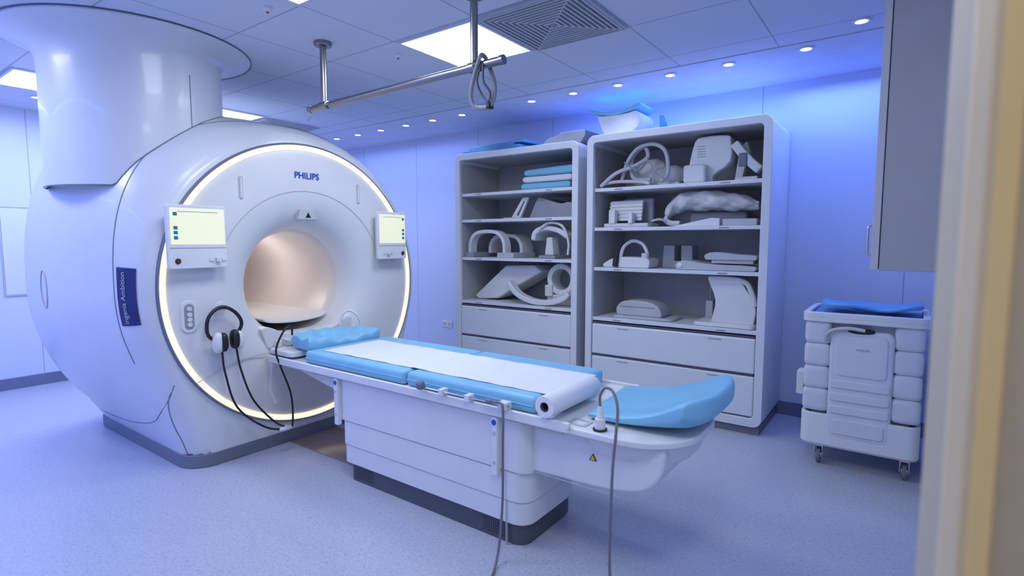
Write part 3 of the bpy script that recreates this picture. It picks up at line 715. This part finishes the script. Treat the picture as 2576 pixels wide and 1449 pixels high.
o = prism('curved_pad', ribbon(sm2([(-3.12, z+.21), (-3.02, z+.10), (-2.85, z+.037), (-2.65, z+.034), (-2.50, z+.08), (-2.44, z+.13)], 5), .05), 'Y', 4.21, 4.31, M_white, .015)
tag(o, 'off-white curved foam pad lying on cabinet shelf', 'pad')
a = frame('ring', [(-2.60+.15*cos(t), z+.245+.15*sin(t)) for t in [2*pi*i/40 for i in range(40)]], [(-2.60+.10*cos(t), z+.245+.10*sin(t)) for t in [2*pi*i/40 for i in range(40)]], 'Y', 4.35, 4.52, M_white, .012)
b1 = box('latch', -2.76, -2.68, 4.325, 4.36, z+.08, z+.19, M_offw, .01); b2 = box('base', -2.75, -2.46, 4.35, 4.5, z+.0, z+.10, M_offw, .012)
thing('ring_coil', 'white round ring coil with latch on shelf', 'medical coil', (-2.6, 4.4, z), [a, b1, b2])

# --- cabinet 2 contents
z = Z2[0]+E
h1 = tube('hose', [(-2.14, 4.24, z+.02), (-2.0, 4.24, z+.12), (-1.85, 4.26, z+.17), (-1.75, 4.30, z+.24), (-1.80, 4.34, z+.33), (-1.9, 4.34, z+.25), (-1.87, 4.30, z+.08), (-1.7, 4.26, z+.05)], .017, M_hose)
h2 = tube('hose', [(-1.98, 4.30, z+.05), (-1.92, 4.30, z+.22), (-1.83, 4.30, z+.32), (-1.70, 4.30, z+.34), (-1.60, 4.30, z+.27), (-1.57, 4.28, z+.10), (-1.62, 4.26, z+.03)], .017, M_hose)
h3 = tube('hose', [(-2.14, 4.28, z+.04), (-2.0, 4.24, z+.05), (-1.8, 4.24, z+.04), (-1.7, 4.23, z+.02)], .014, M_hose)
h4 = tube('strap_tail', [(-1.92, 4.22, z+.20), (-1.80, 4.23, z+.13), (-1.72, 4.23, z+.20), (-1.66, 4.23, z+.12), (-1.58, 4.22, z+.05)], .010, M_grey, flat=.3)
thing('breathing_hose', 'tangled pale grey corrugated hoses on top shelf', 'hose', (-1.9, 4.3, z), [h1, h2, h3, h4])
o = join('foam_coil', [blob('a', (-1.80, 4.50, z+.125), (.16, .09, .12), M_offw, 3, wob=.05), blob('b', (-1.62, 4.47, z+.09), (.14, .08, .085), M_lgrey, 3, wob=.05), box('c', -1.78, -1.50, 4.34, 4.42, z, z+.035, M_offw, .01)])
tag(o, 'bundled off-white flexible coil on top shelf', 'medical coil')
s1 = prism('back_shell', sm2([(-1.44, z), (-1.42, z+.10), (-1.37, z+.32), (-1.30, z+.355), (-1.13, z+.35), (-1.10, z+.31), (-1.10, z+.15), (-1.22, z+.06), (-1.22, z)], 3), 'Y', 4.30, 4.44, M_white, .015)
s2 = box('seat_lip', -1.43, -1.26, 4.22, 4.32, z, z+.14, M_offw, .02)
s3 = join('printed_label', [box('t', -1.345, -1.285, 4.298, 4.301, z+.20+.02*i, z+.205+.02*i, M_greyink, 0) for i in range(5)])
thing('shoulder_coil', 'tall white moulded shoulder coil standing on top shelf', 'medical coil', (-1.28, 4.37, z), [s1, s2, s3])
w1 = prism('paddle', ribbon(sm2([(-1.07, z+.28), (-1.01, z+.20), (-.95, z+.13), (-.885, z+.07)], 4), .065), 'Y', 4.26, 4.34, M_white, .012)
w2 = prism('strut', [(-1.08, z+.02), (-1.03, z+.0), (-.98, z+.22), (-1.0, z+.30), (-1.05, z+.26)], 'Y', 4.36, 4.44, M_offw, .01)
w3 = box('base', -1.06, -.90, 4.28, 4.44, z, z+.03, M_white, .008); w4 = box('dark_joint', -1.03, -.97, 4.25, 4.27, z+.10, z+.20, M_mid, .01)
thing('hinged_coil', 'white and dark hinged coil paddle on top shelf', 'medical coil', (-1.0, 4.35, z), [w1, w2, w3, w4])
z = Z2[1]+E
sl = [box('a', -2.10, -1.80, 4.31, 4.33, z+.06, z+.235, M_white, .008)]+[box('a', -2.10, -1.80, 4.302, 4.314, z+.085+.03*i, z+.098+.03*i, M_offw, .004) for i in range(5)]
s1 = join('ribbed_panel', sl); rotx(s1, radians(-10), (-1.95, 4.3, z), 'X')
s2 = box('base', -2.12, -1.72, 4.26, 4.52, z, z+.035, M_offw, .012); s3 = box('clip', -2.07, -2.01, 4.25, 4.31, z+.03, z+.15, M_white, .01); s4 = box('clip', -1.89, -1.85, 4.24, 4.31, z+.03, z+.12, M_white, .01)
s5 = box('back_pad', -2.02, -1.74, 4.42, 4.48, z+.03, z+.25, M_grey, .02)
thing('foot_coil', 'white ribbed foot coil on base on shelf', 'medical coil', (-1.95, 4.38, z), [s1, s2, s3, s4, s5])
pth = sm2([(-1.60, z+.11), (-1.52, z+.18), (-1.40, z+.205), (-1.2, z+.195), (-1.02, z+.175), (-.90, z+.15)], 8)
bm = bmesh.new(); rows = []
for i, (x, zz) in enumerate(pth):
    u = i/(len(pth)-1); r = .03+.045*sin(pi*min(1, u*.95+.08))**.6
    row = []
    for k in range(36):
        t = 2*pi*k/36; w = 1+.09*sin(9*u*3+3*t)+.06*sin(25*u-5*t)+.04*sin(60*u+7*t)
        row.append(bm.verts.new((x, 4.38+r*1.3*w*cos(t), zz+r*w*sin(t))))
    rows.append(row)
for Aa, Bb in zip(rows, rows[1:]):
    for k in range(36): bm.faces.new((Aa[k], Aa[(k+1) % 36], Bb[(k+1) % 36], Bb[k]))
bm.faces.new(rows[0]); bm.faces.new(rows[-1])
wa = mk('film_wrap', bm, M_cloth, ang=80); wb = tube('twisted_end', [(-1.58, 4.36, z+.11), (-1.60, 4.33, z+.06), (-1.55, 4.31, z+.03), (-1.47, 4.30, z+.025)], .022, M_cloth, flat=.6)
wc = tube('lead', [(-1.56, 4.32, z+.03), (-1.62, 4.28, z+.06), (-1.69, 4.27, z+.05)], .010, M_hose)
wd = box('base_block', -1.44, -1.0, 4.44, 4.60, z, z+.12, M_grey, .02)
thing('wrapped_coil', 'coil wrapped in crumpled translucent plastic film on shelf', 'medical coil', (-1.25, 4.4, z), [wa, wb, wc, wd])
o = prism('wedge_plate', [(-1.50, z), (-1.14, z), (-1.14, z+.055), (-1.20, z+.06)], 'Y', 4.21, 4.27, M_white, .003); tag(o, 'thin white wedge-shaped plate on shelf', 'wedge')
o = box('flat_block', -1.12, -.88, 4.22, 4.34, z, z+.05, M_lgrey, .006); tag(o, 'flat light grey plastic block on shelf', 'block')
z = Z2[2]+E
s1 = prism('base', sm2([(-2.10, z), (-2.11, z+.03), (-2.0, z+.085), (-1.85, z+.09), (-1.70, z+.075), (-1.70, z)], 3), 'Y', 4.24, 4.46, M_white, .01)
s2 = tube('handle', [(-2.0, 4.35, z+.06), (-1.97, 4.35, z+.17), (-1.89, 4.35, z+.225), (-1.80, 4.35, z+.20), (-1.755, 4.35, z+.12), (-1.76, 4.35, z+.06)], .015, M_white)
s3 = cyl('black_plug', (-1.99, 4.225, z+.01), (-1.98, 4.235, z+.11), .024, M_black, 20, bev=.004); s4 = cyl('knob', (-1.745, 4.28, z+.07), (-1.745, 4.28, z+.125), .03, M_offw, 20, bev=.005)
thing('wrist_coil', 'white low coil with arched handle and black plug on shelf', 'medical coil', (-1.9, 4.35, z), [s1, s2, s3, s4])
o = prism('u_block', [(-1.66, z), (-1.40, z), (-1.41, z+.19), (-1.50, z+.19), (-1.50, z+.06), (-1.555, z+.06), (-1.555, z+.19), (-1.65, z+.19)], 'Y', 4.44, 4.60, M_grey, .008); tag(o, 'grey U-shaped positioning block on shelf', 'block')
o = prism('flat_coil', sm2([(-1.46, z), (-1.47, z+.04), (-1.40, z+.075), (-1.2, z+.05), (-.89, z+.04), (-.88, z)], 3), 'Y', 4.215, 4.42, M_lgrey, .01)
k = blob('strap_button', (-1.43, 4.212, z+.035), (.02, .008, .02), M_white, 2)
thing('flexible_coil', 'flat grey flexible surface coil lying on shelf', 'medical coil', (-1.2, 4.3, z), [o, k], 'flat flexible coils')
zz = z+.082
o = prism('flat_coil', sm2([(-1.24, zz), (-1.25, zz+.035), (-1.18, zz+.06), (-1.02, zz+.045), (-.88, zz+.035), (-.88, zz)], 3), 'Y', 4.235, 4.42, M_lgrey, .01)
s_ = box('spacer', -1.2, -.9, 4.25, 4.41, z+.055, zz+.004, M_lgrey, .004)
thing('flexible_coil', 'smaller flat grey surface coil stacked on another coil', 'medical coil', (-1.06, 4.3, zz), [o, s_], 'flat flexible coils')
z = Z2[3]+E
o = join('body', [prism('a', rr(-2.03, -1.50, 4.26, 4.55, .05), 'Z', z, z+.022, M_lgrey, .006), prism('b', sm2([(-2.0, z+.02), (-2.0, z+.09), (-1.93, z+.145), (-1.75, z+.15), (-1.64, z+.12), (-1.60, z+.06), (-1.60, z+.02)], 3), 'Y', 4.29, 4.52, M_lgrey, .018)])
k = box('groove', -1.97, -1.66, 4.287, 4.292, z+.095, z+.103, M_grey, 0)
thing('spine_pad', 'low grey rounded cushion on flat base on shelf', 'pad', (-1.77, 4.4, z), [o, k])
a = prism('shell', sm2([(-1.20, z+.03), (-1.17, z+.2), (-1.23, z+.36), (-1.20, z+.385), (-1.0, z+.38), (-.98, z+.34), (-.88, z+.17), (-.89, z+.02)], 3), 'Y', 4.28, 4.48, M_white, .02)
b_ = prism('base', rr(-1.32, -.87, 4.22, 4.55, .04), 'Z', z, z+.032, M_white, .01)
c = tube('handle', [(-1.0, 4.30, z+.36), (-.94, 4.29, z+.33), (-.90, 4.29, z+.24), (-.885, 4.29, z+.17)], .02, M_offw)
thing('neck_coil', 'tall white funnel-shaped coil on flat base on shelf', 'medical coil', (-1.06, 4.36, z), [a, b_, c])
a = box('cup', -1.335, -1.275, 4.60, 4.66, z, z+.16, M_offw, .008); b_ = tube('wire', [(-1.305, 4.63, z+.15), (-1.30, 4.62, z+.27), (-1.27, 4.62, z+.31), (-1.25, 4.62, z+.24), (-1.25, 4.62, z+.15)], .006, M_hose)
thing('coil_stand', 'small off-white stand with bent wire on shelf', 'stand', (-1.305, 4.63, z), [a, b_])

# --- on top of cabinets
z = 2.29+E
for i in range(5):
    pts = [(-3.74+random.uniform(-.06, .05)+.03*i, 4.28), (-3.0+random.uniform(-.08, .1), 4.24), (-2.85+random.uniform(-.1, .06), 4.62), (-3.70+.03*i, 4.70)]
    o = prism('folded_drape', pts, 'Z', z, z+.016, M_foamd, .005); tag(o, 'folded light blue sheet stacked on cabinet top', 'sheet', 'blue sheets on cabinet top'); z += .0165
z = 2.29+E
o = join('moulded_tray', [prism('a', [(-2.80, z), (-2.70, z+.07), (-2.55, z+.10), (-2.32, z+.11), (-2.32, z+.06), (-2.36, z)], 'Y', 4.28, 4.64, M_grey, .01), box('b', -2.62, -2.38, 4.34, 4.6, z+.09, z+.125, M_lgrey, .01)])
tag(o, 'grey moulded tray lying on cabinet top', 'tray')
z = 2.31+E
q = -.07
def cvf(u, v):
    c = .045*(2*u-1)**2
    return -2.23+q+.48*u, 4.46+.17*v, z+.185+c-.01*u, z+.222+c-.01*u
a = softpad('cover', cvf, M_foam, 26, 18, sharp=6)
b_ = prism('foam', sm2([(-2.15+q, z+.19), (-2.10+q, z+.185), (-1.9+q, z+.18), (-1.79+q, z+.19), (-1.76+q, z+.11), (-1.82+q, z+.03), (-2.0+q, z), (-2.08+q, z+.03), (-2.12+q, z+.11)], 4), 'Y', 4.31, 4.61, M_paper, .03, 4)
thing('bolster_cushion', 'white and blue curved bolster cushion on cabinet top', 'cushion', (-2.0+q, 4.45, z), [a, b_])
o = prism('angled_plate', [(-1.78, z), (-1.68, z), (-1.76, z+.20), (-1.79, z+.20)], 'Y', 4.64, 4.67, M_foamd, .003); tag(o, 'thin bluish angled plate on cabinet top', 'plate')

# ------------------------------------------------------------ cart
x0, x1, y0, y1 = -.49, .12, 3.84, 4.40
tub = join('lower_tub', [frame('a', rr(x0-.005, x1+.005, y0-.01, y1+.01, .06, 8), rr(x0+.02, x1-.02, y0+.015, y1-.015, .04, 8), 'Z', .145, .345, M_white, .008), prism('b', rr(x0, x1, y0, y1, .06, 8), 'Z', .135, .165, M_white, .006)])
tp = join('top_tray', [prism('a', rr(x0-.015, x1+.02, y0-.02, y1+.02, .05, 8), 'Z', .925, .955, M_white, .008), frame('b', rr(x0-.015, x1+.02, y0-.02, y1+.02, .05, 8), rr(x0+.02, x1-.015, y0+.02, y1-.02, .03, 8), 'Z', .95, .985, M_white, .006)])
mt = prism('tray_mat', rr(x0+.025, x1-.02, y0+.025, y1-.025, .03, 8), 'Z', .955, .968, M_foamd, .003)
core = box('core', x0+.05, x1-.05, y0+.05, y1-.03, .16, .93, M_lgrey, .01)
cen = join('centre_panel', [prism('a', rr(x0+.14, x1-.14, .20, .885, .04), 'Y', y0-.012, y0+.06, M_pillow, .02, 4), prism('a2', rr(x0+.17, x1-.17, .60, .855, .03), 'Y', y0-.020, y0, M_pillow, .010, 3)]
   + [prism('r', rr(x0+.15, x1-.15, zz, zz+.055, .02), 'Y', y0-.022, y0+.01, M_pillow, .010, 3) for zz in (.36, .44, .52)] + [prism('r', rr(x0+.17, x1-.17, .23, .33, .02), 'Y', y0-.020, y0+.01, M_pillow, .010, 3)])
cv = blob('carry_opening', (x0+.30, y0-.004, .885), (.07, .02, .018), M_black, 2.5)
kl = tube('bundled_cord', [(x0+.12, y0-.01, .81), (x0+.12, y0-.025, .85), (x0+.16, y0-.03, .885), (x0+.24, y0-.03, .90), (x0+.32, y0-.03, .893)], .011, M_hose)
parts = [tub, tp, mt, core, cen, cv, kl]
for xa, xb in ((x0+.0, x0+.145), (x1-.145, x1)):
    for k in range(4):
        za = .36+.143*k
        o = blob('side_cushion', ((xa+xb)/2, y0+.05, za+.069), ((xb-xa)/2, .055, .073), M_pillow, 6.5, 36); parts.append(o)
for k in range(4):
    o = blob('side_cushion', (x0+.055, y0+.33, .36+.143*k+.069), (.060, .18, .073), M_pillow, 6.5, 36); parts.append(o)
parts.append(box('side_bracket', x0-.05, x0-.005, y0+.10, y0+.2, .42, .58, M_offw, .01))
for cx_, cy_ in ((x0+.10, y0+.06), (x1-.06, y0+.06), (x0+.10, y1-.06), (x1-.06, y1-.06)):
    w = cyl('w', (cx_-.012, cy_+.02, .052), (cx_+.012, cy_+.02, .052), .052, M_mid, 28, bev=.006)
    w2 = cyl('w', (cx_-.016, cy_+.02, .052), (cx_+.016, cy_+.02, .052), .026, M_chrome, 20)
    fk = join('caster', [w, w2, box('f', cx_-.026, cx_-.018, cy_-.01, cy_+.035, .05, .138, M_chrome, .003), box('f', cx_+.018, cx_+.026, cy_-.01, cy_+.035, .05, .138, M_chrome, .003), box('f', cx_-.028, cx_+.028, cy_-.02, cy_+.035, .115, .138, M_chrome, .004)])
    parts.append(fk)
parts.append(text('cart_lettering', 'PHILIPS', .022, ((x0+x1)/2+.01, y0-.0205, .77), '-Y', M_greyink))
thing('coil_cart', 'white wheeled coil cart with quilted padded sides and tray', 'cart', (-.185, 4.12, 0), parts)
def cpf(u, v):
    uu = -1+2*u
    k = 1/(max(1, (abs(uu)**6+abs(v)**6)**(1/6)))
    pinch = 1-.25*math.exp(-(uu/.35)**2)
    zb = .990+.022*uu*uu+.008*sin(5*uu+3*v)
    return -.16+uu*.27*k, 4.14+v*.17*k*pinch, zb, zb+.030
cpad = softpad('cart_pad', cpf, M_foamd, 30, 20)
tag(cpad, 'light blue soft contoured pad lying on cart tray', 'pad')

# ------------------------------------------------------------ wall cupboard, socket
cparts = [box('body', -.080, XR-.001, 2.50, 3.1, 1.315, 2.675, M_cup, .002), box('door', -.108, -.083, 2.497, 3.1, 1.318, 2.672, M_cupedge, .002)]
hd = tube('handle', [(-.108, 2.56, 1.37), (-.122, 2.56, 1.375), (-.124, 2.56, 1.385), (-.124, 2.56, 1.475), (-.122, 2.56, 1.485), (-.108, 2.56, 1.49)], .005, M_chrome, smoothpath=False)
hd.parent = cparts[1]
thing('wall_cupboard', 'tall grey laminate wall cupboard with metal handle', 'cupboard', (.08, 2.8, 1.315), cparts)
so = [box('plate', -4.58, -4.42, YW-.012, YW, .37, .45, M_white, .004)]
for k in range(2):
    so.append(cyl('socket', (-4.54+.08*k, YW-.012, .41), (-4.54+.08*k, YW-.0135, .41), .022, M_lgrey, 20))
thing('wall_socket', 'double white electrical wall socket on blue-lit wall', 'socket', (-4.5, YW-.006, .41), so)
o = frame('frame', rr(1.30, 1.95, .9, 1.75, .01), rr(1.31, 1.94, .91, 1.74, .01), 'X', XL, XL+.012, M_lgrey, .001)
o2 = box('cover', XL, XL+.01, 1.312, 1.938, .912, 1.738, M_lam, .002)
thing('service_panel', 'flush white service hatch on wall', 'panel', (XL+.006, 1.62, 1.3), [o, o2])

# ------------------------------------------------------------ lights
def area(name, loc, sx, sy, power, col, rot=(0, 0, 0), spread=180):
    l = bpy.data.lights.new(name, 'AREA'); l.shape = 'RECTANGLE'; l.size = sx; l.size_y = sy; l.energy = power; l.color = col; l.spread = radians(spread)
    o = bpy.data.objects.new(name, l); COL.objects.link(o); o.location = loc; o.rotation_euler = rot; return o
for x, y in PAN:
    area('panel_lamp', (x+.325, y+.325, CZ-.02), .58, .58, 14, (0.88, 0.94, 1.0))
BL = (0.16, 0.28, 1.0)
area('cove_and_fill_lamp', (-1.6, 4.45, 2.62), 2.6, .12, 10, BL)
area('cove_and_fill_lamp', (-5.3, 4.45, 2.62), 2.2, .12, 11, (.24, .34, 1.0))
area('cove_and_fill_lamp', (-.35, 4.6, 2.62), .9, .12, 7, BL)
area('cove_and_fill_lamp', (-1.7, 4.75, 2.34), 1.6, .1, 4, (.08, .18, 1.0), (radians(180), 0, 0))
area('cove_and_fill_lamp', (-6.3, 1.0, 2.62), .15, 3.0, 28, (.2, .31, 1.0))  # added blue fill for the left floor and scanner flank
area('cove_and_fill_lamp', (-4.2, -.9, 2.62), 3.5, .15, 44, (.15, .25, 1.0))  # added blue fill from the unseen entry side
area('corridor_lamp', (.45, -.5, 2.5), .6, .6, 9, (1.0, .84, .58))
for x, y in DL[:12]:
    l = bpy.data.lights.new('spot', 'SPOT'); l.energy = 5.5; l.color = (.62, .72, 1.0); l.spot_size = radians(110); l.spot_blend = .8; l.shadow_soft_size = .03
    o = bpy.data.objects.new('downlight_lamp', l); COL.objects.link(o); o.location = (x, y, CZ-.03)
l = bpy.data.lights.new('bore', 'POINT'); l.energy = 3.0; l.color = (1, .90, .83); l.shadow_soft_size = .10
o = bpy.data.objects.new('bore_lamp', l); COL.objects.link(o); o.location = (-4.35, GY, GZ+.15)
w = bpy.data.worlds.new('world'); SC.world = w; w.use_nodes = True
w.node_tree.nodes['Background'].inputs[0].default_value = (.35, .4, .8, 1); w.node_tree.nodes['Background'].inputs[1].default_value = .3

# ------------------------------------------------------------ camera
f = 1360.0; p = math.atan((724.5-605)/f); a = radians(54)
F0 = Vector((-cos(a), sin(a), 0)); R = Vector((sin(a), cos(a), 0)); U0 = Vector((0, 0, 1))
F = F0*cos(p)-U0*sin(p); U = F0*sin(p)+U0*cos(p)
cam = bpy.data.cameras.new('camera'); co = bpy.data.objects.new('camera', cam); COL.objects.link(co)
cam.sensor_width = 36; cam.lens = 36*f/2576; cam.clip_start = .02
cam.dof.use_dof = True; cam.dof.focus_distance = 3.8; cam.dof.aperture_fstop = 2.4
Mx = Matrix((R, U, -F)).transposed().to_4x4(); Mx.translation = (0, 0, 1.43); co.matrix_world = Mx
SC.camera = co
